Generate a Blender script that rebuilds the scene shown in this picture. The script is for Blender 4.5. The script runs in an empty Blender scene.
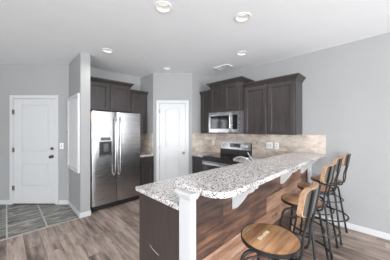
import bpy, bmesh, math, random
from mathutils import Vector, Matrix
random.seed(7)
S = bpy.context.scene
C = S.collection
PI = math.pi
R2 = math.sqrt(2)

# ------------------------------------------------------------------ camera
F, H, CEIL = 189.0, 1.45, 2.735
cam = bpy.data.cameras.new('camera')
cam.sensor_width = 36.0
cam.lens = 36.0 * F / 390.0
cam.clip_start = 0.05
cam_o = bpy.data.objects.new('camera', cam)
C.objects.link(cam_o)
cam_o.location = (0, 0, H)
cam_o.rotation_euler = (PI / 2, 0, -PI / 4)
S.camera = cam_o

# ------------------------------------------------------------------ world, light, exposure
W = bpy.data.worlds.new('sky')
S.world = W
W.use_nodes = True
W.node_tree.nodes['Background'].inputs[0].default_value = (0.80, 0.90, 1.0, 1)
W.node_tree.nodes['Background'].inputs[1].default_value = 1.0
S.view_settings.view_transform = 'Standard'
S.view_settings.look = 'None'
S.view_settings.gamma = 1.0
S.view_settings.use_curve_mapping = False
S.view_settings.exposure = 0.56
S.cycles.use_denoising = True
S.cycles.max_bounces = 10
S.cycles.diffuse_bounces = 6
S.cycles.sample_clamp_indirect = 6.0


def daylight(name, loc, rot, sx, sy, power, col):
    l = bpy.data.lights.new(name, 'AREA')
    l.shape = 'RECTANGLE'
    l.size, l.size_y = sx, sy
    l.energy = power
    l.color = col
    o = bpy.data.objects.new(name, l)
    C.objects.link(o)
    o.location = loc
    o.rotation_euler = rot
    return o


# daylight through the three big windows of the living area behind the camera
daylight('daylight_front', (0.3, -6.08, 1.35), (PI / 2 + .62, 0, 0), 4.4, 2.1, 400, (0.93, 0.965, 1.0))
daylight('daylight_left', (-5.08, -2.5, 1.35), (PI / 2 + .62, 0, -PI / 2), 4.4, 2.1, 460, (0.93, 0.965, 1.0))
daylight('daylight_side', (3.65, -2.6, 1.25), (PI / 2, 0, PI / 2), 1.8, 2.1, 50, (0.97, 0.985, 1.0))
LAMP_POWER = 15.0

# ------------------------------------------------------------------ mesh helpers


class MB:
    def __init__(self):
        self.bm = bmesh.new()

    def box(self, x0, x1, y0, y1, z0, z1):
        return self.frustum((x0, x1, y0, y1), (x0, x1, y0, y1), z0, z1)

    def frustum(self, r0, r1, z0, z1):
        b = self.bm
        v = [b.verts.new(p) for p in (
            (r0[0], r0[2], z0), (r0[1], r0[2], z0), (r0[1], r0[3], z0), (r0[0], r0[3], z0),
            (r1[0], r1[2], z1), (r1[1], r1[2], z1), (r1[1], r1[3], z1), (r1[0], r1[3], z1))]
        for f in ((3, 2, 1, 0), (4, 5, 6, 7), (0, 1, 5, 4), (1, 2, 6, 5), (2, 3, 7, 6), (3, 0, 4, 7)):
            b.faces.new([v[i] for i in f])
        return self

    def prism(self, pts, z0, z1, axis='z'):
        """extrude a polygon; axis says along which axis the two heights lie"""
        b = self.bm

        def mk(p, h):
            if axis == 'z':
                return (p[0], p[1], h)
            if axis == 'y':
                return (p[0], h, p[1])
            return (h, p[0], p[1])
        lo = [b.verts.new(mk(p, z0)) for p in pts]
        hi = [b.verts.new(mk(p, z1)) for p in pts]
        n = len(pts)
        b.faces.new(lo[::-1])
        b.faces.new(hi)
        for i in range(n):
            b.faces.new((lo[i], lo[(i + 1) % n], hi[(i + 1) % n], hi[i]))
        return self

    def tube(self, pts, r, n=10, closed=False, flat=None):
        b = self.bm
        pts = [Vector(p) for p in pts]
        m = len(pts)
        rings = []
        up = None
        for i in range(m):
            if closed:
                t = pts[(i + 1) % m] - pts[i - 1]
            else:
                t = pts[min(i + 1, m - 1)] - pts[max(i - 1, 0)]
            t.normalize()
            if up is None:
                up = Vector((0, 0, 1)) if abs(t.z) < 0.9 else Vector((1, 0, 0))
            u = (up - t * up.dot(t))
            if u.length < 1e-5:
                u = t.orthogonal()
            u.normalize()
            w = t.cross(u)
            up = u
            rr = r[i] if isinstance(r, (list, tuple)) else r
            fu, fw = (flat if flat else (1, 1))
            rings.append([b.verts.new(pts[i] + rr * (math.cos(2 * PI * k / n) * u * fu + math.sin(2 * PI * k / n) * w * fw)) for k in range(n)])
        for i in range(m if closed else m - 1):
            a, c = rings[i], rings[(i + 1) % m]
            for k in range(n):
                b.faces.new((a[k], a[(k + 1) % n], c[(k + 1) % n], c[k]))
        if not closed:
            b.faces.new(rings[0][::-1])
            b.faces.new(rings[-1])
        return self

    def lathe(self, prof, n=40, cx=0, cy=0, mat=None):
        b = self.bm
        mat = mat or Matrix.Identity(4)
        rings = []
        for (r, z) in prof:
            if r < 1e-6:
                rings.append([b.verts.new(mat @ Vector((cx, cy, z)))])
            else:
                rings.append([b.verts.new(mat @ Vector((cx + r * math.cos(2 * PI * k / n), cy + r * math.sin(2 * PI * k / n), z))) for k in range(n)])
        for a, c in zip(rings, rings[1:]):
            for k in range(n):
                va = [a[0]] if len(a) == 1 else [a[k], a[(k + 1) % n]]
                vc = [c[0]] if len(c) == 1 else [c[(k + 1) % n], c[k]]
                if len(va) + len(vc) > 2:
                    b.faces.new(va + vc)
        return self

    def build(self, name, mat, parent=None, smooth=False, bevel=0, seg=2):
        bm = self.bm
        bmesh.ops.recalc_face_normals(bm, faces=bm.faces)
        me = bpy.data.meshes.new(name)
        bm.to_mesh(me)
        bm.free()
        if smooth:
            for p in me.polygons:
                p.use_smooth = True
        me.materials.append(mat)
        o = bpy.data.objects.new(name, me)
        C.objects.link(o)
        if parent:
            o.parent = parent
        if bevel:
            md = o.modifiers.new('bevel', 'BEVEL')
            md.width = bevel
            md.segments = seg
            md.limit_method = 'ANGLE'
            md.angle_limit = math.radians(40)
        if smooth:
            md = o.modifiers.new('split', 'EDGE_SPLIT')
            md.split_angle = math.radians(42)
        return o


def thing(name, label, cat, loc=(0, 0, 0), rz=0, group=None):
    o = bpy.data.objects.new(name, None)
    C.objects.link(o)
    o.empty_display_size = 0.1
    o.location = loc
    o.rotation_euler = (0, 0, rz)
    return tag(o, label, cat, group)


def tag(o, label, cat, group=None):
    o['label'] = label
    o['category'] = cat
    if group:
        o['group'] = group
    return o


def struct(o):
    o['kind'] = 'structure'
    return o


def arc(cx, cy, r, a0, a1, n):
    return [(cx + r * math.cos(math.radians(a0 + (a1 - a0) * i / n)), cy + r * math.sin(math.radians(a0 + (a1 - a0) * i / n))) for i in range(n + 1)]


def at(px, py, z):
    """world X, Y of the photo pixel at a known height"""
    zc = F * (H - z) / (py - 130.0)
    xc = (px - 195.0) / F * zc
    return (zc + xc) / R2, (zc - xc) / R2


# ------------------------------------------------------------------ materials
class NT:
    def __init__(self, name):
        self.m = bpy.data.materials.new(name)
        self.m.use_nodes = True
        self.t = self.m.node_tree
        self.b = self.t.nodes['Principled BSDF']

    def n(self, typ, **kw):
        nd = self.t.nodes.new(typ)
        for k, v in kw.items():
            if k.startswith('i_'):
                key = k[2:]
                nd.inputs[int(key) if key.isdigit() else key.replace('_', ' ')].default_value = v
            else:
                setattr(nd, k, v)
        return nd

    def l(self, a, b):
        self.t.links.new(a, b)

    def math(self, op, a, b=None, c=None):
        nd = self.n('ShaderNodeMath', operation=op)
        for i, v in enumerate((a, b, c)):
            if v is None:
                continue
            if isinstance(v, (int, float)):
                nd.inputs[i].default_value = v
            else:
                self.l(v, nd.inputs[i])
        return nd.outputs[0]

    def ramp(self, fac, stops, interp='LINEAR'):
        nd = self.n('ShaderNodeValToRGB')
        nd.color_ramp.interpolation = interp
        e = nd.color_ramp.elements
        while len(e) < len(stops):
            e.new(0.5)
        for el, (p, c) in zip(e, stops):
            el.position = p
            el.color = (*c, 1) if len(c) == 3 else c
        self.l(fac, nd.inputs[0])
        return nd.outputs[0]

    def mix(self, fac, a, b, mode='MIX'):
        nd = self.n('ShaderNodeMix', data_type='RGBA', blend_type=mode)
        for s, v in ((nd.inputs[0], fac), (nd.inputs[6], a), (nd.inputs[7], b)):
            if isinstance(v, (int, float)):
                s.default_value = v
            elif isinstance(v, tuple):
                s.default_value = (*v, 1)
            else:
                self.l(v, s)
        return nd.outputs[2]

    def noise(self, vec, scale, detail=4, rough=0.55):
        nd = self.n('ShaderNodeTexNoise')
        nd.inputs['Scale'].default_value = scale
        nd.inputs['Detail'].default_value = detail
        nd.inputs['Roughness'].default_value = rough
        if vec is not None:
            self.l(vec, nd.inputs['Vector'])
        return nd

    def coords(self):
        return self.n('ShaderNodeTexCoord').outputs['Object']

    def set(self, col=None, rough=None, metal=None, spec=None):
        if col is not None:
            if isinstance(col, tuple):
                self.b.inputs['Base Color'].default_value = (*col, 1)
            else:
                self.l(col, self.b.inputs['Base Color'])
        if rough is not None:
            self.b.inputs['Roughness'].default_value = rough
        if metal is not None:
            self.b.inputs['Metallic'].default_value = metal
        if spec is not None:
            self.b.inputs['Specular IOR Level'].default_value = spec
        return self

    def bump(self, h, strength, dist):
        nd = self.n('ShaderNodeBump')
        nd.inputs['Strength'].default_value = strength
        nd.inputs['Distance'].default_value = dist
        self.l(h, nd.inputs['Height'])
        self.l(nd.outputs[0], self.b.inputs['Normal'])


def paint(name, col, rough=0.6, amp=0.03, scale=3.0, spec=0.3):
    t = NT(name)
    nz = t.noise(t.coords(), scale, 3)
    lo = tuple(c * (1 - amp) for c in col)
    hi = tuple(min(1, c * (1 + amp)) for c in col)
    t.set(t.ramp(nz.outputs[0], [(0.3, lo), (0.7, hi)]), rough, 0, spec)
    return t.m


def planks(name, length, width, along, palette, grain=1.0, tonew=0.42, fine=False, blot=0.60, rough=0.4, knots=0.5, seam=0.0025, up='y', groove=(0.03, 0.02, 0.015), spec=0.5):
    """boards along one axis, staggered at random row by row, each with its own tone"""
    t = NT(name)
    sep = t.n('ShaderNodeSeparateXYZ')
    t.l(t.coords(), sep.inputs[0])
    ax = {'x': sep.outputs[0], 'y': sep.outputs[1], 'z': sep.outputs[2]}
    u, v = ax[along], ax[up]
    row = t.math('FLOOR', t.math('DIVIDE', v, width))
    wn = t.n('ShaderNodeTexWhiteNoise', noise_dimensions='1D')
    t.l(row, wn.inputs['W'])
    u2 = t.math('ADD', u, t.math('MULTIPLY', wn.outputs[0], length * 3.0))
    colm = t.math('FLOOR', t.math('DIVIDE', u2, length))
    ident = t.n('ShaderNodeCombineXYZ')
    t.l(row, ident.inputs[0])
    t.l(colm, ident.inputs[1])
    wn2 = t.n('ShaderNodeTexWhiteNoise', noise_dimensions='3D')
    t.l(ident.outputs[0], wn2.inputs['Vector'])
    tone = wn2.outputs[0]
    # grain: stretched noise, shifted per board
    gv = t.n('ShaderNodeCombineXYZ')
    t.l(t.math('MULTIPLY', u2, 1.6), gv.inputs[0])
    t.l(t.math('ADD', t.math('MULTIPLY', v, 14.0), t.math('MULTIPLY', tone, 37.0)), gv.inputs[1])
    t.l(t.math('MULTIPLY', tone, 11.0), gv.inputs[2])
    g1 = t.noise(gv.outputs[0], 1.4, 6, 0.65)
    gv2 = t.n('ShaderNodeCombineXYZ')
    t.l(t.math('MULTIPLY', u2, 2.2), gv2.inputs[0])
    t.l(t.math('ADD', t.math('MULTIPLY', v, 5.5), t.math('MULTIPLY', tone, 91.0)), gv2.inputs[1])
    g2 = t.noise(gv2.outputs[0], 1.5, 4, 0.6)
    f = t.math('ADD', t.math('MULTIPLY', tone, tonew), t.math('ADD', t.math('MULTIPLY', t.math('SUBTRACT', g1.outputs[0], 0.5), 0.9 * grain), t.math('MULTIPLY_ADD', g2.outputs[0], blot, 0.29 - 0.5 * blot)))
    col = t.ramp(f, palette)
    if knots:
        g3 = g2
        if fine:
            gv3 = t.n('ShaderNodeCombineXYZ')
            t.l(t.math('MULTIPLY', u2, 5.0), gv3.inputs[0])
            t.l(t.math('ADD', t.math('MULTIPLY', v, 14.0), t.math('MULTIPLY', tone, 53.0)), gv3.inputs[1])
            g3 = t.noise(gv3.outputs[0], 1.0, 3, 0.6)
        k = t.ramp(g3.outputs[0], [(0.62, (0, 0, 0)), (0.72, (1, 1, 1))])
        kf = t.math('MULTIPLY', k, knots)
        col = t.mix(kf, col, tuple(c * 0.35 for c in palette[0][1]))
    fr = t.math('FRACT', t.math('DIVIDE', v, width))
    e1 = t.math('LESS_THAN', t.math('MULTIPLY', fr, width), seam)
    fu = t.math('FRACT', t.math('DIVIDE', u2, length))
    e2 = t.math('LESS_THAN', t.math('MULTIPLY', fu, length), seam)
    e = t.math('MAXIMUM', e1, e2)
    col = t.mix(t.math('MULTIPLY', e, 0.75), col, groove)
    t.set(col, rough, 0, spec)
    t.bump(g1.outputs[0], 0.12, 0.004)
    return t.m


def granite():
    t = NT('granite')
    co = t.coords()
    v1 = t.n('ShaderNodeTexVoronoi')
    v1.inputs['Scale'].default_value = 128
    t.l(co, v1.inputs['Vector'])
    s1 = t.n('ShaderNodeSeparateColor')
    t.l(v1.outputs['Color'], s1.inputs[0])
    c1 = t.ramp(s1.outputs[0], [(0.0, (0.70, 0.69, 0.685)), (0.46, (0.60, 0.585, 0.575)), (0.66, (0.40, 0.375, 0.36)), (0.78, (0.20, 0.18, 0.17)), (0.92, (0.05, 0.046, 0.046))], 'CONSTANT')
    v2 = t.n('ShaderNodeTexVoronoi')
    v2.inputs['Scale'].default_value = 190
    t.l(co, v2.inputs['Vector'])
    s2 = t.n('ShaderNodeSeparateColor')
    t.l(v2.outputs['Color'], s2.inputs[0])
    c2 = t.ramp(s2.outputs[1], [(0.0, (1, 1, 1)), (0.55, (0.80, 0.78, 0.77)), (0.84, (0.42, 0.40, 0.39))], 'CONSTANT')
    col = t.mix(0.8, c1, c2, 'MULTIPLY')
    t.set(col, 0.22, 0, 0.5)
    return t.m


def tiles(name, size, axes, palette, grout, gw, rough, nscale=6.0, offset=(0, 0), stretch=1.0, tonev=0.3, stagger=False, size2=None, contrast=1.0):
    t = NT(name)
    sep = t.n('ShaderNodeSeparateXYZ')
    t.l(t.coords(), sep.inputs[0])
    ax = {'x': sep.outputs[0], 'y': sep.outputs[1], 'z': sep.outputs[2]}
    size2 = size2 or size
    if isinstance(axes[0], tuple):
        u0 = t.math('ADD', ax[axes[0][0]], ax[axes[0][1]])
    else:
        u0 = ax[axes[0]]
    u = t.math('DIVIDE', t.math('SUBTRACT', u0, offset[0]), size)
    v = t.math('DIVIDE', t.math('SUBTRACT', ax[axes[1]], offset[1]), size2)
    fv = t.math('FLOOR', v)
    if stagger:
        u = t.math('ADD', u, t.math('MULTIPLY', t.math('MODULO', fv, 2.0), 0.5))
    idv = t.n('ShaderNodeCombineXYZ')
    t.l(t.math('FLOOR', u), idv.inputs[0])
    t.l(fv, idv.inputs[1])
    wn = t.n('ShaderNodeTexWhiteNoise', noise_dimensions='3D')
    t.l(idv.outputs[0], wn.inputs['Vector'])
    nv = t.n('ShaderNodeCombineXYZ')
    t.l(u, nv.inputs[0])
    t.l(t.math('MULTIPLY', v, stretch), nv.inputs[1])
    t.l(t.math('MULTIPLY', wn.outputs[0], 20.0), nv.inputs[2])
    nz = t.noise(nv.outputs[0], nscale, 6, 0.65)
    f = t.math('ADD', t.math('MULTIPLY', t.math('SUBTRACT', wn.outputs[0], 0.5), tonev), t.math('MULTIPLY_ADD', nz.outputs[0], contrast, 0.5 - 0.5 * contrast))
    col = t.ramp(f, palette)
    m1 = t.math('LESS_THAN', t.math('MULTIPLY', t.math('FRACT', u), size), gw)
    m2 = t.math('LESS_THAN', t.math('MULTIPLY', t.math('FRACT', v), size2), gw)
    col = t.mix(t.math('MAXIMUM', m1, m2), col, grout)
    t.set(col, rough, 0, 0.4)
    return t.m


def steel(name, col=(0.53, 0.53, 0.54), rough=0.27, axis='z'):
    t = NT(name)
    sep = t.n('ShaderNodeSeparateXYZ')
    t.l(t.coords(), sep.inputs[0])
    cv = t.n('ShaderNodeCombineXYZ')
    t.l(t.math('MULTIPLY', sep.outputs[0], 3.0), cv.inputs[0])
    t.l(t.math('MULTIPLY', sep.outputs[1], 3.0), cv.inputs[1])
    t.l(t.math('MULTIPLY', sep.outputs[2], 220.0), cv.inputs[2])
    nz = t.noise(cv.outputs[0], 1.0, 3)
    r = t.n('ShaderNodeMapRange')
    r.inputs['To Min'].default_value = rough - 0.05
    r.inputs['To Max'].default_value = rough + 0.08
    t.l(nz.outputs[0], r.inputs[0])
    t.set(col, None, 1.0)
    t.l(r.outputs[0], t.b.inputs['Roughness'])
    big = t.noise(t.coords(), 2.6, 2)
    t.bump(big.outputs[0], 0.25, 0.02)
    return t.m


def solid(name, col, rough=0.5, metal=0.0, spec=0.5):
    t = NT(name)
    nz = t.noise(t.coords(), 40, 2)
    t.set(t.ramp(nz.outputs[0], [(0.3, tuple(c * 0.94 for c in col)), (0.7, col)]), rough, metal, spec)
    return t.m


def wood(name, palette, along='x', scale=1.0, rough=0.4, slat=None, spec=0.5):
    t = NT(name)
    sep = t.n('ShaderNodeSeparateXYZ')
    t.l(t.coords(), sep.inputs[0])
    o = {'x': 0, 'y': 1, 'z': 2}
    cv = t.n('ShaderNodeCombineXYZ')
    k = [22.0 * scale] * 3
    k[o[along]] = 2.0 * scale
    for i in range(3):
        t.l(t.math('MULTIPLY', sep.outputs[i], k[i]), cv.inputs[i])
    nz = t.noise(cv.outputs[0], 1.0, 6, 0.62)
    f = nz.outputs[0]
    if slat:
        row = t.math('FLOOR', t.math('DIVIDE', sep.outputs[1], slat))
        wn = t.n('ShaderNodeTexWhiteNoise', noise_dimensions='1D')
        t.l(row, wn.inputs['W'])
        f = t.math('ADD', f, t.math('MULTIPLY', t.math('SUBTRACT', wn.outputs[0], 0.5), 0.35))
    col = t.ramp(f, palette)
    if slat:
        e = t.math('LESS_THAN', t.math('MULTIPLY', t.math('FRACT', t.math('DIVIDE', sep.outputs[1], slat)), slat), 0.0022)
        col = t.mix(t.math('MULTIPLY', e, 0.6), col, (0.05, 0.03, 0.02))
    t.set(col, rough, 0, spec)
    return t.m


def glow(name, col, strength):
    t = NT(name)
    t.set(col, 0.5)
    t.b.inputs['Emission Color'].default_value = (*col, 1)
    t.b.inputs['Emission Strength'].default_value = strength
    return t.m


M = {}
M['wall'] = paint('grey_wall_paint', (0.330, 0.331, 0.329), 0.75, 0.015)
M['ceiling'] = paint('ceiling_paint', (0.88, 0.90, 0.92), 0.85, 0.01)
M['white'] = paint('white_gloss_paint', (0.545, 0.55, 0.555), 0.35, 0.01, 4, 0.5)
M['floor'] = planks('floor_planks', 1.2, 0.165, 'y', [(0.18, (0.075, 0.055, 0.046)), (0.33, (0.215, 0.160, 0.131)), (0.50, (0.38, 0.302, 0.257)), (0.76, (0.55, 0.465, 0.412))], 1.1, 0.22, True, 0.25, 0.38, 0.62, 0.003, up='x')
M['bar_wood'] = planks('bar_planks', 1.25, 0.175, 'x', [(0.18, (0.022, 0.016, 0.014)), (0.42, (0.080, 0.042, 0.030)), (0.63, (0.205, 0.102, 0.062)), (0.82, (0.32, 0.178, 0.112)), (1.0, (0.42, 0.28, 0.205))], 1.15, 0.55, False, 0.7, 0.42, 0.75, 0.006, up='z')
M['granite'] = granite()
M['slate'] = tiles('slate_tile', 0.43, ('x', 'y'), [(0.12, (0.05, 0.055, 0.052)), (0.36, (0.13, 0.145, 0.135)), (0.52, (0.215, 0.23, 0.212)), (0.66, (0.25, 0.20, 0.16)), (0.82, (0.40, 0.40, 0.38))], (0.56, 0.51, 0.45), 0.016, 0.4, 2.6, (0.0, 3.57), 3.0, contrast=2.6)
TRAV = [(0.2, (0.29, 0.225, 0.18)), (0.42, (0.47, 0.395, 0.335)), (0.6, (0.60, 0.525, 0.46)), (0.85, (0.76, 0.70, 0.64))]
M['trav'] = tiles('travertine_tile', 0.305, (('x', 'y'), 'z'), TRAV, (0.46, 0.39, 0.32), 0.003, 0.5, 1.5, (0, 0.914), 0.8, 0.16, True, 0.152, 1.35)
M['cab'] = wood('espresso_cabinet', [(0.3, (0.028, 0.0225, 0.022)), (0.6, (0.048, 0.040, 0.039)), (0.8, (0.064, 0.055, 0.054))], 'z', 1.5, 0.33)
M['endpanel'] = wood('espresso_end_panel', [(0.3, (0.038, 0.028, 0.026)), (0.6, (0.054, 0.041, 0.037)), (0.8, (0.068, 0.054, 0.049))], 'z', 1.5, 0.42)
M['steel'] = steel('brushed_steel')
M['steel2'] = steel('bright_steel', (0.47, 0.465, 0.46), 0.25)
M['chrome'] = solid('chrome', (0.80, 0.80, 0.80), 0.12, 1.0)
M['nickel'] = solid('satin_nickel', (0.22, 0.20, 0.185), 0.32, 1.0)
M['black'] = solid('black_plastic', (0.018, 0.018, 0.019), 0.4)
M['glass'] = solid('black_glass', (0.012, 0.012, 0.013), 0.08)
M['grey'] = solid('dark_grey_plastic', (0.10, 0.10, 0.105), 0.45)
M['metal'] = solid('black_painted_metal', (0.012, 0.012, 0.013), 0.42, 0.0, 0.35)
M['seat'] = wood('stool_seat_wood', [(0.22, (0.19, 0.088, 0.036)), (0.42, (0.36, 0.185, 0.082)), (0.60, (0.48, 0.27, 0.130)), (0.82, (0.60, 0.38, 0.21))], 'x', 1.6, 0.36, 0.062)
M['back'] = wood('stool_back_wood', [(0.25, (0.20, 0.115, 0.062)), (0.5, (0.35, 0.215, 0.125)), (0.8, (0.50, 0.34, 0.215))], 'x', 1.6, 0.45)
M['back_shade'] = solid('back_shade_grey', (0.085, 0.078, 0.072), 0.5, 0.2)  # shade on the rear of the stool backs, put in as dark grey
M['stamp'] = solid('pale_stamp', (0.72, 0.60, 0.46), 0.5)
M['plate'] = solid('white_plate', (0.84, 0.84, 0.83), 0.4)
M['slot'] = solid('outlet_slot', (0.10, 0.10, 0.10), 0.5)
M['panel'] = solid('pale_grey_panel', (0.64, 0.65, 0.65), 0.25)
M['lens'] = glow('lamp_lens', (0.80, 0.77, 0.70), 0.42)
M['dark'] = solid('vent_void', (0.12, 0.12, 0.12), 0.8)
M['orange'] = wood('orange_wood', [(0.3, (0.30, 0.10, 0.03)), (0.7, (0.42, 0.17, 0.06))], 'z', 1)
M['display'] = solid('display_glass', (0.01, 0.012, 0.014), 0.1)
M['ground'] = paint('outside_ground', (0.30, 0.32, 0.24), 0.9)

# ------------------------------------------------------------------ the shell
XR = 3.57              # right wall (range wall, runs on past the stools)
YB = 4.25              # wall behind the fridge
ZD = 3.69              # distance of the angled entry wall in front of the camera
PXL, PYR = 2.345, 3.057
SB0, SB1, SA = 0.868, 1.015, 3.536
ZP = (PXL + 3.68) / R2  # angled pantry front, distance ahead
XL, YF = -5.0, -6.0

tile_edge = SA + 0.02
struct(MB().prism([(XL, YF), (XR, YF), (XR, YB), (SB0, YB), (SB0, tile_edge), (XL, tile_edge)], -0.1, 0.0).build('floor', M['floor']))
far = XL * -1 + ZD * R2
struct(MB().prism([(XL, tile_edge), (SB0, tile_edge), (SB0, ZD * R2 - SB0), (XL, far)], -0.1, 0.0).build('floor_entry', M['slate']))
LAMPS = [(163.5, 7.2), (242.6, 17.2), (107.5, 50.5), (241.8, 53.2), (167.3, 68.3)]
m = MB()
outl = [(XL - .2, YF - .2), (XR + .2, YF - .2), (XR + .2, YB + .2), (SB0 + .3, YB + .2), (XL - .2, far + .4)]
loops = [outl] + [[(x + .072 * math.cos(2 * PI * k / 32), y + .072 * math.sin(2 * PI * k / 32)) for k in range(32)] for x, y in (at(px, py, CEIL) for px, py in LAMPS)]
edges = []
for lp in loops:
    vs = [m.bm.verts.new((p[0], p[1], CEIL)) for p in lp]
    edges += [m.bm.edges.new((vs[i], vs[(i + 1) % len(vs)])) for i in range(len(vs))]
bmesh.ops.triangle_fill(m.bm, use_beauty=True, edges=edges, normal=(0, 0, -1))
m.prism(outl, CEIL + .15, CEIL + .2)
for i in range(5):
    p, q = outl[i], outl[(i + 1) % 5]
    m.bm.faces.new([m.bm.verts.new(v) for v in ((p[0], p[1], CEIL), (q[0], q[1], CEIL), (q[0], q[1], CEIL + .15), (p[0], p[1], CEIL + .15))])
struct(m.build('ceiling', M['ceiling']))
# right wall with one tall opening behind the camera
wr = MB()
wr.box(XR, XR + .15, -1.7, YB + .1, 0, CEIL)
wr.box(XR, XR + .15, YF, -3.5, 0, CEIL)
wr.box(XR, XR + .15, -3.5, -1.7, 2.3, CEIL)
wr.box(XR, XR + .15, -3.5, -1.7, 0, 0.2)
struct(wr.build('wall_right', M['wall']))
struct(MB().box(SB0, XR, YB, YB + .1, 0, CEIL).build('wall_back', M['wall']))
struct(MB().box(SB0, SB1, SA, YB, 0, CEIL).build('wall_partition', M['wall']))
# front wall and left wall of the living area, each with a wide window
wf = MB()
wf.box(XL, -1.9, YF - .15, YF, 0, CEIL)
wf.box(2.5, XR, YF - .15, YF, 0, CEIL)
wf.box(-1.9, 2.5, YF - .15, YF, 0, 0.3)
wf.box(-1.9, 2.5, YF - .15, YF, 2.4, CEIL)
struct(wf.build('wall_front', M['wall']))
wl = MB()
wl.box(XL - .15, XL, YF, -4.7, 0, CEIL)
wl.box(XL - .15, XL, -0.3, far, 0, CEIL)
wl.box(XL - .15, XL, -4.7, -0.3, 0, 0.3)
wl.box(XL - .15, XL, -4.7, -0.3, 2.4, CEIL)
struct(wl.build('wall_left', M['wall']))


def window_frame(name, pts, axis, a0, a1, z0, z1, d0, d1):
    m = MB()
    w = 0.05

    def bar(u0, u1, zz0, zz1):
        if axis == 'x':
            m.box(u0, u1, d0, d1, zz0, zz1)
        else:
            m.box(d0, d1, u0, u1, zz0, zz1)
    for u in [a0 + (a1 - a0) * k / pts for k in range(pts + 1)]:
        bar(max(a0, u - w / 2), min(a1, u + w / 2), z0, z1)
    bar(a0, a1, z0, z0 + w)
    bar(a0, a1, z1 - w, z1)
    return struct(m.build(name, M['white']))


window_frame('window_1', 3, 'x', -1.9, 2.5, 0.3, 2.4, YF - .06, YF - .01)
window_frame('window_2', 3, 'y', -4.7, -0.3, 0.3, 2.4, XL - .06, XL - .01)
window_frame('window_3', 2, 'y', -3.5, -1.7, 0.2, 2.3, XR + .01, XR + .06)


# angled walls: local x = to the right, local y = away from the camera
def angled(o):
    o.rotation_euler = (0, 0, -PI / 4)
    return o


# entry wall
EX0, EX1, EDZ = -3.545, -2.72, 2.065          # door leaf opening
ex_r = (SB0 - (ZD * R2 - SB0)) / R2
ex_l = (XL - far) / R2
we = MB()
we.box(ex_l, EX0, ZD, ZD + .12, 0, CEIL)
we.box(EX1, ex_r + .05, ZD, ZD + .12, 0, CEIL)
we.box(EX0, EX1, ZD, ZD + .12, EDZ, CEIL)
struct(angled(we.build('wall_entry', M['wall'])))
# pantry walls
px_l = (PXL - 3.68) / R2
py_c = ZP * R2 - PYR
px_r = (py_c - PYR) / R2
PX0, PX1, PDZ = -0.805, -0.205, 2.055
wp = MB()
wp.box(px_l, PX0, ZP, ZP + .08, 0, CEIL)
wp.box(PX1, px_r, ZP, ZP + .08, 0, CEIL)
wp.box(PX0, PX1, ZP, ZP + .08, PDZ, CEIL)
struct(angled(wp.build('wall_pantry_front', M['wall'])))
struct(MB().prism([(PXL, 3.68), (PXL + .08, 3.68 + .0336), (PXL + .08, YB), (PXL, YB)], 0, CEIL).build('wall_pantry_left', M['wall']))
struct(MB().prism([(py_c, PYR), (XR, PYR), (XR, PYR + .08), (py_c + .0336, PYR + .08)], 0, CEIL).build('wall_pantry_right', M['wall']))


def baseboard(name, x0, x1, y0, y1, ang=False):
    m = MB()
    m.box(x0, x1, y0, y1, 0, 0.085)
    o = struct(m.build(name, M['white'], bevel=0.005))
    return angled(o) if ang else o


baseboard('baseboard_right', XR - .014, XR, YF, 0.85)
baseboard('baseboard_partition', SB0 - .014, SB0, SA - .014, ZD * R2 - SB0 - .02)
baseboard('baseboard_partition_end', SB0, SB1 + .01, SA - .014, SA)
baseboard('baseboard_entry_left', ex_l, EX0 - .066, ZD - .014, ZD, True)
baseboard('baseboard_entry_right', EX1 + .066, ex_r + .02, ZD - .014, ZD, True)
struct(MB().box(XL, SB0 - .0, tile_edge - .012, tile_edge + .012, -0.002, 0.006).build('trim_1', solid('metal_strip', (0.36, 0.33, 0.30), 0.4)))


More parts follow.
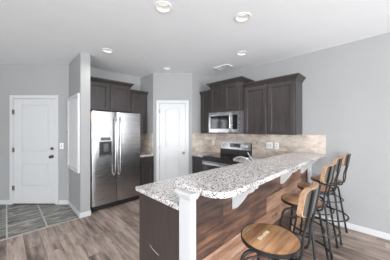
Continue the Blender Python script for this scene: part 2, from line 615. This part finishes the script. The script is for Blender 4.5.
# ------------------------------------------------------------------ doors
def panel_door(name, x0, x1, z1, y, panels, arch, mats, hinge_z, knobs, sill):
    """panelled leaf in the angled frame; panels = list of (x0, x1, z0, z1, rise)"""
    m = MB()
    fy, by = y + .012, y + .047
    z0 = 0.012
    m.box(x0 + .003, x1 - .003, fy + .019, by, z0, z1 - .003)
    xs0 = min(p[0] for p in panels)
    xs1 = max(p[1] for p in panels)
    m.box(x0 + .003, xs0, fy, fy + .020, z0, z1 - .003)
    m.box(xs1, x1 - .003, fy, fy + .020, z0, z1 - .003)
    prev = z0
    for (a0, a1, b0, b1, rise) in sorted(panels, key=lambda p: p[2]):
        m.box(xs0, xs1, fy, fy + .020, prev, b0)
        prev = b1
        w = a1 - a0
        n = 12

        def top(inset, base):
            pts = []
            for i in range(n + 1):
                u = i / n
                xx = a1 - inset - u * (w - 2 * inset)
                pts.append((xx, base - inset + rise * math.sin(PI * u)))
            return pts
        if rise:
            pts = [(a0, b1), (a0, b1 - rise)] + [(x, z - rise) for x, z in reversed(top(0, b1))][1:-1] + [(a1, b1 - rise), (a1, b1)]
            # spandrels above the arch: a strip of quads
            seq = [(x, z - rise) for x, z in top(0, b1)]
            for (p, q) in zip(seq, seq[1:]):
                if b1 - min(p[1], q[1]) > 1e-4:
                    m.prism([(p[0], b1 + .0005), (p[0], p[1]), (q[0], q[1]), (q[0], b1 + .0005)], fy, fy + .020, 'y')
        # raised field
        ins = .030
        pts = [(a0 + ins, b0 + ins), (a1 - ins, b0 + ins)]
        if rise:
            pts += [(x, z - rise) for x, z in top(ins, b1)]
        else:
            pts += [(a1 - ins, b1 - ins), (a0 + ins, b1 - ins)]
        m.prism(pts, fy + .004, fy + .020, 'y')
    m.box(xs0, xs1, fy, fy + .020, prev, z1 - .003)
    d = struct(angled(m.build(name, M['white'], bevel=0.003, seg=1)))
    c = MB()
    cw = .062
    c.box(x0 - cw, x0, y - .016, y, 0, z1 + cw)
    c.box(x1, x1 + cw, y - .016, y, 0, z1 + cw)
    c.box(x0, x1, y - .016, y, z1, z1 + cw)
    c.box(x0 - .001, x0 + .002, y - .001, y + .05, 0, z1)
    c.box(x1 - .002, x1 + .001, y - .001, y + .05, 0, z1)
    c.box(x0, x1, y - .001, y + .05, z1 - .002, z1 + .001)
    c.build('door_casing', M['white'], d, bevel=0.004)
    for hz in hinge_z:
        MB().box(x0 - .008, x0 + .012, y - .02, y + .012, hz - .045, hz + .045).build('hinge', M['nickel'], d)
    for (kx, kz, kind) in knobs:
        mt = Matrix.Translation((kx, fy, kz)) @ Matrix.Rotation(PI / 2, 4, 'X')
        if kind == 'knob':
            MB().lathe([(0, 0), (.033, 0), (.033, .008), (.012, .012), (.012, .032), (.026, .042), (.029, .055), (.022, .066), (0, .068)], 24, mat=mt).build('door_knob', M['nickel'], d, True)
        else:
            MB().lathe([(0, 0), (.030, 0), (.030, .014), (.024, .02), (0, .02)], 24, mat=mt).build('deadbolt', M['nickel'], d, True)
    if sill:
        MB().box(x0, x1, y - .02, y + .05, 0, 0.011).build('threshold', M['nickel'], d)
    return d


panel_door('door_1', EX0, EX1, EDZ, ZD, [(-3.405, -2.86, 0.36, 0.80, 0), (-3.405, -2.86, 1.03, 1.94, 0)], False, None,
           (1.80, 1.06, 0.32), [(-2.795, 0.93, 'knob'), (-2.795, 1.085, 'deadbolt')], True)
panel_door('door_2', PX0, PX1, PDZ, ZP, [(-0.67, -0.34, 0.22, 0.83, 0), (-0.67, -0.34, 1.06, 1.955, 0.075)], True, None,
           (1.87, 1.05, 0.25), [(-0.262, 0.94, 'knob')], False)

# ------------------------------------------------------------------ backsplash (part of the walls)
bs = MB()
bs.box(XR - .01, XR, 1.031, PYR, 0.914, 1.37)
bs.box(XR - .01, XR, 0.65, 1.031, 1.072, 1.37)
struct(bs.build('wall_backsplash', M['trav']))
struct(MB().box(py_c + .005, XR - .01, PYR - .01, PYR, 0.914, 1.37).build('wall_backsplash_pantry', M['trav']))
bs = MB()
bs.box(PXL - .01, PXL, 3.685, YB - .01, 0.914, 1.37)
bs.box(1.99, PXL - .01, YB - .01, YB, 0.914, 1.37)
struct(bs.build('wall_backsplash_corner', M['trav']))


# ------------------------------------------------------------------ cabinets
def shaker(m, x0, x1, z0, z1, y, t=.02, fw=.058):
    """framed door front with a bevelled centre panel, in front of plane y"""
    m.box(x0, x0 + fw, y - t, y, z0, z1)
    m.box(x1 - fw, x1, y - t, y, z0, z1)
    m.box(x0 + fw, x1 - fw, y - t, y, z0, z0 + fw)
    m.box(x0 + fw, x1 - fw, y - t, y, z1 - fw, z1)
    m.box(x0 + fw, x1 - fw, y - .007, y, z0 + fw, z1 - fw)
    i = fw + .012
    # small bead round the panel
    m.box(x0 + fw, x1 - fw, y - .013, y, z0 + fw, z0 + i)
    m.box(x0 + fw, x1 - fw, y - .013, y, z1 - i, z1 - fw)
    m.box(x0 + fw, x0 + i, y - .013, y, z0 + i, z1 - i)
    m.box(x1 - i, x1 - fw, y - .013, y, z0 + i, z1 - i)
    return m


def wall_cabinet(label, loc, rz, w, d, z0, z1, nd, crown, left=True, right=True, group='dark wall cabinets'):
    t = thing('wall_cabinet', label, 'cabinet', (loc[0], loc[1], 0), rz, group)
    MB().box(0, w, 0, d, z0, z1).build('body', M['cab'], t)
    g = .022
    dw = (w - 2 * g - (nd - 1) * .03) / nd
    for k in range(nd):
        a = g + k * (dw + .03)
        shaker(MB(), a, a + dw, z0 + .012, z1 - .03, 0).build('door', M['cab'], t, bevel=.0025, seg=1)
    if crown:
        c = MB()
        l0, r0 = (-.0, .0)
        lo = lambda e: (-e if left else 0, w + e if right else w, -e, d)
        c.frustum(lo(.004), lo(.012), z1 - .018, z1)
        c.frustum(lo(.012), lo(.045), z1, z1 + .042)
        c.frustum(lo(.052), lo(.056), z1 + .042, z1 + .062)
        c.build('crown_moulding', M['cab'], t)
    return t


RWZ = -PI / 2
FD = 0.33
# right wall
wall_cabinet('wide dark two-door wall cabinet with an open end, right of the microwave', (XR - FD, 1.906), RWZ, .923, FD, 1.372, 2.27, 2, True, False, True)
wall_cabinet('raised dark two-door wall cabinet directly above the microwave', (XR - .44, 2.67), RWZ, .762, .44, 1.815, 2.385, 2, True)
wall_cabinet('narrow dark wall cabinet left of the microwave, beside the pantry corner', (XR - FD, PYR - .011), RWZ, PYR - .011 - 2.672, FD, 1.372, 2.27, 1, True, False, False)
# fridge wall
wall_cabinet('wide dark two-door cabinet above the stainless refrigerator', (SB1 + .002, YB - FD), 0, .913, FD, 1.835, 2.395, 2, True, False, True)
wall_cabinet('narrow lower-hung dark wall cabinet right of the one over the refrigerator', (1.932, YB - FD), 0, PXL - .012 - 1.932, FD, 1.372, 2.27, 1, True, False, False)


def base_cabinet(label, loc, rz, w, d, drawer=True, nd=1, kick=True):
    t = thing('base_cabinet', label, 'cabinet', (loc[0], loc[1], 0), rz, 'dark base cabinets')
    m = MB()
    m.box(0, w, 0, d, .10, .873)
    m.box(0.0, w, .07, d, 0, .10)
    m.build('body', M['cab'], t)
    g = .02
    dw = (w - 2 * g - (nd - 1) * .02) / nd
    for k in range(nd):
        a = g + k * (dw + .02)
        shaker(MB(), a, a + dw, .12, .69 if drawer else .86, 0).build('door', M['cab'], t, bevel=.0025, seg=1)
        if drawer:
            MB().box(a, a + dw, -.02, 0, .715, .86).build('drawer', M['cab'], t, bevel=.004, seg=1)
    return t


base_cabinet('narrow dark base cabinet between the refrigerator and the white pantry door', (1.99, 3.645), 0, PXL - .012 - 1.99, YB - 3.645 - .012, True)
base_cabinet('narrow dark base cabinet left of the range, by the pantry corner', (XR - .61, PYR - .012), RWZ, PYR - .012 - 2.672, .598, False)
base_cabinet('dark corner base cabinet right of the range, behind the bar', (XR - .61, 1.904), RWZ, 1.904 - 1.66, .598, True)

# peninsula cabinet: dark end panel towards the camera
pc = thing('peninsula_cabinet', 'dark brown cabinet run of the peninsula with plain end panel beside the white post', 'cabinet', (0, 0, 0))
MB().box(.892, XR - .012, 1.036, 1.60, .10, .873).build('body', M['cab'], pc)
MB().box(.885, .905, 1.036, 1.622, 0, .873).build('end_panel', M['endpanel'], pc)
MB().box(.905, XR - .012, 1.036, 1.53, 0, .10).build('toe_kick', M['black'], pc)
for k in range(4):
    shaker(MB(), 0, .48, .12, .86, 0).build('door', M['cab'], pc)
    o = C.objects[-1]
    o.location = (.93 + k * .50 + .48, 1.60, 0)
    o.rotation_euler = (0, 0, PI)
o = MB().tube([(.8846, 1.438, .452), (.8846, 1.40, .436), (.8846, 1.307, .422)], .0013, 6).build('scratch', M['panel'], pc)
o['label'] = 'pale scratch on the end panel'

# ------------------------------------------------------------------ worktops
GT, GB = .914, .874
tag(MB().prism([(.868, 1.034), (XR - .011, 1.034), (XR - .011, 1.904), (2.935, 1.904), (2.935, 1.668), (.868, 1.668)], GB, GT).build('worktop', M['granite'], bevel=.006),
    'speckled granite worktop on the dark peninsula cabinet, lower than the bar top', 'worktop', 'granite worktops')
tag(MB().box(2.935, XR - .011, 2.672, PYR - .011, GB, GT).build('worktop', M['granite'], bevel=.006),
    'small granite worktop left of the range by the pantry corner', 'worktop', 'granite worktops')
tag(MB().box(1.988, PXL - .011, 3.62, YB - .011, GB, GT).build('worktop', M['granite'], bevel=.006),
    'small granite worktop between the refrigerator and pantry door', 'worktop', 'granite worktops')

# raised bar top with a big rounded corner on the stool side
x0, x1, y0, y1 = .88, XR - .001, .66, 1.13
r, r2 = .13, .03
pts = arc(x0 + r, y0 + r, r, 180, 270, 12) + [(x1, y0), (x1, y1)] + arc(x0 + r2, y1 - r2, r2, 90, 180, 5)
tag(MB().prism(pts, 1.032, 1.072).build('bar_counter', M['granite'], bevel=.006),
    'long raised speckled granite bar top with rounded corner, carried by white brackets', 'bar counter')

# ------------------------------------------------------------------ breakfast bar wall
bar = thing('breakfast_bar', 'bar wall clad in brown rustic planks with white end post and brackets', 'bar', (0, 0, 0))
MB().box(.925, XR - .001, .925, 1.031, 0, 1.031).build('knee_wall', M['wall'], bar)
MB().box(.925, XR - .001, .915, .925, 0, 1.031).build('plank_cladding', M['bar_wood'], bar)
MB().box(.87, .925, .913, 1.031, 0, 1.0).build('end_post', M['white'], bar, bevel=.003)
m = MB()
m.frustum((.866, .930, .905, 1.031), (.846, .945, .888, 1.031), .975, 1.012)
m.box(.840, .95, .882, 1.045, 1.012, 1.031)
m.build('post_cap', M['white'], bar, bevel=.002)


def corbel(xc):
    prof = [(.915, 1.031), (.915, .775)]
    # S-curved front edge, from the foot out to the nose
    for i in range(1, 11):
        u = i / 10
        yy = .893 - .113 * (u ** 1.5) - .022 * math.sin(PI * u)
        zz = .775 + .165 * u
        prof.append((yy, zz))
    for i in range(1, 7):
        u = i / 6
        prof.append((.78 - .055 * math.sin(u * PI / 2), .94 + .025 * (1 - math.cos(u * PI / 2)) * 2))
    prof += [(.70, .992), (.70, 1.031)]
    MB().prism(prof, xc - .021, xc + .021, 'x').build('corbel', M['white'], bar, bevel=.002, seg=1)


for xc in (1.385, 2.44, 3.25):
    corbel(xc)
MB().box(XR - .045, XR - .001, .848, .892, 0, 1.031).build('wall_batten', M['white'], bar, bevel=.003)


# ------------------------------------------------------------------ refrigerator
fr = thing('refrigerator', 'stainless side-by-side refrigerator with water dispenser in the left door', 'refrigerator', (1.06, 3.59, 0))
FW, FS = .925, .4325
MB().box(.006, FW - .006, .075, YB - 3.59 - .02, .03, 1.765).build('body', M['grey'], fr, bevel=.005)
m = MB()


def fridge_door(x0, x1):
    """slightly bowed front"""
    n = 10
    pts = [(x1, .07), (x0, .07)]
    for i in range(n + 1):
        u = i / n
        pts.append((x0 + (x1 - x0) * u, .012 - .014 * math.sin(PI * u) ** 0.5 * 1.0 + .002))
    return pts


dl = MB().prism(fridge_door(0, FS - .004), .10, 1.785).build('door', M['steel'], fr, True)
dl['label'] = 'left freezer door with dispenser'
dr = MB().prism(fridge_door(FS + .004, FW), .10, 1.785).build('door', M['steel'], fr, True)
dr['label'] = 'right refrigerator door'
for par, hx in ((dl, FS - .045), (dr, FS + .045)):
    pts = [(hx, .0, .60), (hx, -.035, .63), (hx, -.052, .70)] + [(hx, -.056, .70 + .1 * k) for k in range(1, 9)] + [(hx, -.052, 1.60), (hx, -.035, 1.67), (hx, 0, 1.70)]
    MB().tube(pts, .0155, 12).build('handle', M['steel2'], par, True)
ds = MB()
ds.box(.105, .345, -.006, .004, .955, .985)
ds.box(.105, .119, -.006, .004, .985, 1.345)
ds.box(.331, .345, -.006, .004, .985, 1.345)
ds.box(.119, .331, -.008, .004, 1.24, 1.345)
dsp = ds.build('dispenser_frame', M['steel2'], dl)
MB().box(.119, .331, -.0025, .003, .985, 1.24).build('dispenser_recess', M['black'], dl)
m = MB()
m.box(.14, .31, -.011, -.007, 1.262, 1.315)
m.build('dispenser_display', M['display'], dl)
m = MB()
m.box(.185, .265, -.03, .0, 1.06, 1.20)
m.box(.135, .315, -.03, .0, .985, 1.0)
m.build('dispenser_paddle', M['grey'], dl, bevel=.006)
MB().box(.004, FW - .004, .03, .1, .012, .095).build('base_grille', M['black'], fr)
MB().box(.70, .80, -.006, .0, 1.70, 1.725).build('badge', M['chrome'], dr)
for x in (.03, FW - .06):
    MB().box(x, x + .03, .06, .1, 0, .03).build('foot', M['black'], fr)
    MB().box(x - .01, x + .05, .02, .13, 1.785, 1.80).build('hinge_cover', M['grey'], fr)
o = MB().box(-.036, -.003, .0, .06, 1.625, 1.75).build('side_strip', M['orange'], fr)
o['label'] = 'small orange-brown strip beside the top left corner'

# ------------------------------------------------------------------ range (local x runs to the right along the wall)
rg = thing('range', 'stainless electric range with black glass top and oven door, below the microwave', 'range', (2.905, 2.668, 0), RWZ)
RW = .76
MB().box(.004, RW - .004, .02, .64, .02, .895).build('body', M['black'], rg)
MB().box(0, RW, -.005, .645, .895, .918).build('cooktop', M['glass'], rg, bevel=.004)
MB().box(0.0, RW, -.008, .02, .80, .894).build('front_band', M['black'], rg, bevel=.004)
od = MB().box(.006, RW - .006, -.028, .02, .25, .79).build('oven_door', M['glass'], rg, bevel=.005)
m = MB()
m.box(.006, RW - .006, -.031, -.026, .752, .79)
m.build('door_trim', M['steel'], od)
MB().tube([(.05, -.03, .80), (.06, -.07, .815), (.12, -.082, .82), (RW - .12, -.082, .82), (RW - .06, -.07, .815), (RW - .05, -.03, .80)], .015, 10).build('handle', M['steel2'], od, True)
MB().box(.006, RW - .006, -.02, .02, .06, .235).build('storage_drawer', M['steel'], rg, bevel=.005)
bg = MB().prism([(.585, .918), (.66, .918), (.66, 1.185), (.615, 1.185)], 0.0, RW, 'x').build('backguard', M['black'], rg)
m = MB()
m.prism([(.5965, 1.03), (.605, 1.03), (.62, 1.188), (.612, 1.188)], 0.0, RW, 'x')
m.build('control_panel', M['steel2'], bg)
MB().prism([(.598, 1.075), (.606, 1.075), (.613, 1.16), (.605, 1.16)], .25, .52, 'x').build('clock_display', M['display'], bg)
for kx in (.06, .13, .60, .67):
    mt = Matrix.Translation((kx, .601, 1.11)) @ Matrix.Rotation(PI / 2 + .1, 4, 'X')
    MB().lathe([(0, 0), (.023, 0), (.021, .022), (0, .022)], 20, mat=mt).build('knob', M['plate'], bg, True)
for (bx, by, br) in ((.2, .16, .09), (.56, .16, .11), (.2, .44, .075), (.56, .44, .09)):
    MB().lathe([(br - .004, .9185), (br, .9185), (br, .9188), (br - .004, .9188), (br - .004, .9185)], 40, bx, by).build('burner_ring', M['grey'], rg)

# ------------------------------------------------------------------ microwave
mw = thing('microwave', 'stainless over-range microwave with dark window, hung under the raised cabinet', 'microwave', (3.09, 2.665, 0), RWZ)
MB().box(0, .757, .02, XR - 3.09 - .012, 1.395, 1.812).build('body', M['grey'], mw)
md = MB()
md.box(0, .60, -.012, .02, 1.395, 1.475)
md.box(0, .60, -.012, .02, 1.735, 1.812)
md.box(0, .05, -.012, .02, 1.475, 1.735)
md.box(.53, .60, -.012, .02, 1.475, 1.735)
mdo = md.build('door', M['steel2'], mw, bevel=.003)
MB().box(.05, .53, -.005, .015, 1.475, 1.735).build('window', M['glass'], mdo)
MB().tube([(.565, -.01, 1.43), (.565, -.045, 1.45), (.565, -.05, 1.50), (.565, -.05, 1.70), (.565, -.045, 1.755), (.565, -.01, 1.775)], .013, 10).build('handle', M['steel2'], mdo, True)
m = MB()
m.box(.603, .757, -.012, .02, 1.395, 1.465)
m.box(.603, .757, -.012, .02, 1.745, 1.812)
m.box(.715, .757, -.012, .02, 1.465, 1.745)
m.build('side_trim', M['steel2'], mw)
cp = MB().box(.603, .715, -.010, .02, 1.465, 1.745).build('control_panel', M['glass'], mw)
MB().box(.62, .70, -.0125, -.009, 1.69, 1.73).build('clock_display', M['display'], cp)
MB().box(.02, .737, .02, .30, 1.386, 1.395).build('vent_grille', M['black'], mw)

# ------------------------------------------------------------------ faucet on the peninsula worktop
fa = thing('faucet', 'chrome kitchen faucet with arched spout and lever rising behind the bar', 'faucet', (2.22, 1.165, GT))
MB().lathe([(0, 0), (.03, 0), (.03, .01), (.022, .02), (.022, .12), (.018, .13), (0, .135)], 24).build('base', M['chrome'], fa, True)
pts = [(0, 0, .10)] + [(-.01 * k / 6, .02 + .25 * k / 12, .115 + .06 * math.sin(PI * (k / 12) * .82)) for k in range(13)] + [(-.012, .285, .118)]
MB().tube(pts, [.014] * len(pts), 12).build('spout', M['chrome'], fa, True)
MB().tube([(0, 0, .13), (.0, .02, .155), (-.005, .065, .215), (-.006, .085, .245)], [.012, .008, .006, .007], 10).build('lever', M['chrome'], fa, True)


# ------------------------------------------------------------------ switches and outlets
def plate(label, cat, loc, rz, w, kind, gang=1):
    t = thing('light_switch' if kind == 'switch' else 'wall_outlet', label, cat, loc, rz)
    MB().box(-w / 2, w / 2, -.006, 0, -.058, .058).build('cover_plate', M['plate'], t, bevel=.003)
    for g in range(gang):
        cx = (g - (gang - 1) / 2) * .046
        if kind == 'switch':
            MB().box(cx - .016, cx + .016, -.009, -.006, -.033, .033).build('rocker', M['white'], t, bevel=.002)
        else:
            for dz in (-.022, .022):
                s = MB().box(cx - .016, cx + .016, -.008, -.006, dz - .014, dz + .014).build('socket', M['white'], t)
                mm = MB()
                mm.box(cx - .008, cx - .005, -.0085, -.0075, dz - .006, dz + .007)
                mm.box(cx + .005, cx + .008, -.0085, -.0075, dz - .006, dz + .007)
                mm.build('slot', M['slot'], s)
    return t


plate('wide white switch plate on the backsplash, nearer the range', 'light switch', (XR - .0105, 1.545, 1.157), RWZ, .118, 'switch', 2)
plate('narrow white outlet on the backsplash, beside the wide switch plate', 'outlet', (XR - .0105, 1.41, 1.157), RWZ, .072, 'outlet')
plate('single white outlet on the backsplash left of the range controls', 'outlet', (XR - .0105, 2.93, 1.15), RWZ, .072, 'outlet')
plate('white switch on the grey wall right of the entry door', 'light switch', ((-2.60 + ZD) / R2, (ZD + 2.60) / R2, 1.138), -PI / 4, .074, 'switch')

# white framed panel on the side of the partition
pn = thing('wall_panel', 'tall white framed panel hung on the side of the partition, facing the entry', 'panel', (SB0, 3.56, 0))
pl, pz0, pz1 = .75, .735, 2.06
m = MB()
m.box(-.035, 0, 0, .05, pz0, pz1)
m.box(-.035, 0, pl - .05, pl, pz0, pz1)
m.box(-.035, 0, .05, pl - .05, pz0, pz0 + .05)
m.box(-.035, 0, .05, pl - .05, pz1 - .05, pz1)
m.build('frame', M['white'], pn, bevel=.003)
MB().box(-.02, 0, .05, pl - .05, pz0 + .05, pz1 - .05).build('inset', M['panel'], pn)
MB().box(-.05, -.035, pl - .04, pl - .01, 1.38, 1.44).build('latch', M['nickel'], pn)


# ------------------------------------------------------------------ ceiling fittings
def ceiling_light(px, py, label, dim=1.0, rad=.085):
    x, y = at(px, py, CEIL)
    t = thing('recessed_light', label, 'ceiling light', (x, y, CEIL), 0, 'recessed ceiling lights')
    MB().lathe([(.070, .0), (rad + .008, .0), (rad + .008, -.004), (rad, -.008), (.074, -.006), (.070, 0)], 40).build('trim_ring', M['plate'], t, True)
    MB().lathe([(.070, -.002), (.064, .055), (.068, .055), (.0715, -.002), (.070, -.002)], 40).build('baffle', M['plate'], t, True)
    MB().lathe([(0, .042), (.05, .045), (.066, .055), (.066, .07), (0, .07)], 40).build('lens', M['lens'], t, True)
    l = bpy.data.lights.new('lamp', 'SPOT')
    l.energy = LAMP_POWER * dim
    l.spot_size = math.radians(150)
    l.spot_blend = 0.8
    l.shadow_soft_size = .045
    l.color = (1.0, 0.97, 0.93)
    lo = bpy.data.objects.new('lamp', l)
    C.objects.link(lo)
    lo.parent = t
    lo.location = (0, 0, -.01)


ceiling_light(163.5, 7.2, 'round recessed ceiling light, the left of the front pair, nearest the viewer')
ceiling_light(242.6, 17.2, 'round recessed ceiling light, the right of the front pair, above the bar')
ceiling_light(107.5, 50.5, 'round recessed ceiling light in front of the refrigerator cabinets')
ceiling_light(241.8, 53.2, 'round recessed ceiling light between the vent and the bar')
ceiling_light(167.3, 68.3, 'small-looking round recessed ceiling light above the pantry door', .04)

vx, vy = at(223, 67, CEIL)
vt = thing('ceiling_vent', 'white rectangular slatted air vent in the ceiling above the range', 'vent', (vx, vy, CEIL))
m = MB()
m.box(-.09, .09, -.17, -.15, -.012, 0)
m.box(-.09, .09, .15, .17, -.012, 0)
m.box(-.09, -.07, -.15, .15, -.012, 0)
m.box(.07, .09, -.15, .15, -.012, 0)
m.build('frame', M['plate'], vt)
MB().box(-.07, .07, -.15, .15, -.002, 0).build('backing', M['dark'], vt)
for k in range(4):
    yy = -.14 + k * .034
    MB().prism([(yy, -.010), (yy + .026, -.012), (yy + .026, -.010), (yy, -.008)], -.07, .07, 'x').build('slat', M['plate'], vt)
for k in range(4):
    yy = .02 + k * .034
    MB().prism([(yy, -.003), (yy + .006, -.012), (yy + .008, -.012), (yy + .002, -.003)], -.07, .07, 'x').build('slat', M['plate'], vt)


# ------------------------------------------------------------------ bar stools
def make_stool(label):
    t = thing('bar_stool', label, 'bar stool', (0, 0, 0), 0, 'swivel bar stools along the bar')
    sr = .175
    MB().lathe([(0, .736), (sr, .736), (sr, .757), (sr - .006, .762), (0, .762)], 56).build('seat', M['seat'], t, True)
    MB().lathe([(sr + .001, .734), (sr + .006, .734), (sr + .006, .757), (sr + .001, .757), (sr + .001, .734)], 56).build('seat_band', M['metal'], t, True)
    m = MB()
    m.lathe([(0, .655), (.045, .655), (.045, .672), (.018, .675), (.018, .722), (.09, .724), (.09, .7355), (0, .7355)], 28)
    m.build('swivel_hub', M['metal'], t, True)
    for k in range(4):
        a = PI / 4 + k * PI / 2
        pr = [(.03, .664), (.10, .668), (.138, .664), (.163, .648), (.178, .622), (.186, .585), (.235, .32), (.293, .012)]
        MB().tube([(q * math.cos(a), q * math.sin(a), z) for q, z in pr], .0115, 10).build('leg', M['metal'], t, True)
        MB().lathe([(0, 0), (.016, 0), (.016, .02), (0, .022)], 14, .294 * math.cos(a), .294 * math.sin(a)).build('foot', M['black'], t, True)
    MB().tube([(.252 * math.cos(2 * PI * k / 48), .252 * math.sin(2 * PI * k / 48), .275) for k in range(48)], .0095, 8, True).build('foot_ring', M['metal'], t, True)
    MB().tube([(.196 * math.cos(2 * PI * k / 48), .196 * math.sin(2 * PI * k / 48), .50) for k in range(48)], .007, 8, True).build('brace_ring', M['metal'], t, True)
    zb, zt, hw, rc, th = .978, 1.142, .116, .042, .026

    def back_y(u, z):
        return -.214 + .028 * u * u - (z - zb) * .17
    for s in (-1, 1):
        bu = s * .60
        pts = [(s * .078, -.10, .726), (s * .080, -.170, .722), (s * .080, -.198, .738), (s * .079, -.209, .78), (s * .078, -.216, .88)]
        pts += [(bu * hw, back_y(bu, z) - th - .009, z) for z in (zb - .01, 1.03, 1.09, 1.132)]
        MB().tube(pts, .015, 10, flat=(.5, 1)).build('back_upright', M['metal'], t, True)
    # curved back board with rounded corners, leaning a little; a thin dark sheet added behind it stands in for shade
    us = [-1, -.985, -.94, -.87, -.78, -.6, -.4, -.2, 0, .2, .4, .6, .78, .87, .94, .985, 1]
    nz = 6

    def board(inset, f0, f1):
        m = MB()
        bm = m.bm
        grid = []
        w, r = hw - inset, rc - inset
        for off in (f0, f1):
            cols = []
            for u in us:
                d = max(0.0, abs(u) * w - (w - r))
                cut = r - math.sqrt(max(0.0, r * r - d * d))
                lo, hi = zb + inset + cut * .8, zt - inset - cut
                ub = u * w / hw
                cols.append([bm.verts.new((u * w, back_y(ub, lo + (hi - lo) * k / nz) - off, lo + (hi - lo) * k / nz)) for k in range(nz + 1)])
            grid.append(cols)
        n = len(us)
        for g in grid:
            for i in range(n - 1):
                for k in range(nz):
                    bm.faces.new((g[i][k], g[i + 1][k], g[i + 1][k + 1], g[i][k + 1]))
        f, q = grid
        for i in range(n - 1):
            for k in (0, nz):
                bm.faces.new((f[i][k], f[i + 1][k], q[i + 1][k], q[i][k]))
        for i in (0, n - 1):
            for k in range(nz):
                bm.faces.new((f[i][k], f[i][k + 1], q[i][k + 1], q[i][k]))
        return m
    board(.007, th - .001, th + .003).build('back_shade_sheet', M['back_shade'], t, True)
    m = board(0, 0, th)
    m.build('backrest', M['back'], t, True)
    return t


def copy_tree(o, label, parent=None):
    c = o.copy()
    C.objects.link(c)
    if parent:
        c.parent = parent
    elif label:
        c['label'] = label
    for ch in list(o.children):
        copy_tree(ch, None, c)
    return c


stools = [
    (1.21, .525, 0.02, 'black metal bar stool at the open end of the bar, wooden seat fully in view'),
    (2.08, .585, -0.04, 'black metal and wood bar stool second from the open end of the bar'),
    (2.67, .605, 0.03, 'black metal and wood bar stool second from the grey wall'),
    (3.205, .585, -0.02, 'black metal and wood bar stool closest to the grey wall'),
]
proto = make_stool(stools[0][3])
for i, (x, y, a, lab) in enumerate(stools):
    o = proto if i == 0 else copy_tree(proto, lab)
    o.location = (x, y, 0)
    o.rotation_euler = (0, 0, a)
# pale worn stamp on the first seat
m = MB()
for i, (u0, u1) in enumerate(((-.085, -.055), (-.052, -.034), (-.030, -.006), (-.003, .012), (.015, .050))):
    m.box(u0, u1, .020 + .004 * (i % 2), .046 - .004 * (i % 3), .7622, .7627)
o = m.build('stamp', M['stamp'], proto)
o['label'] = 'pale worn stamp on the seat'
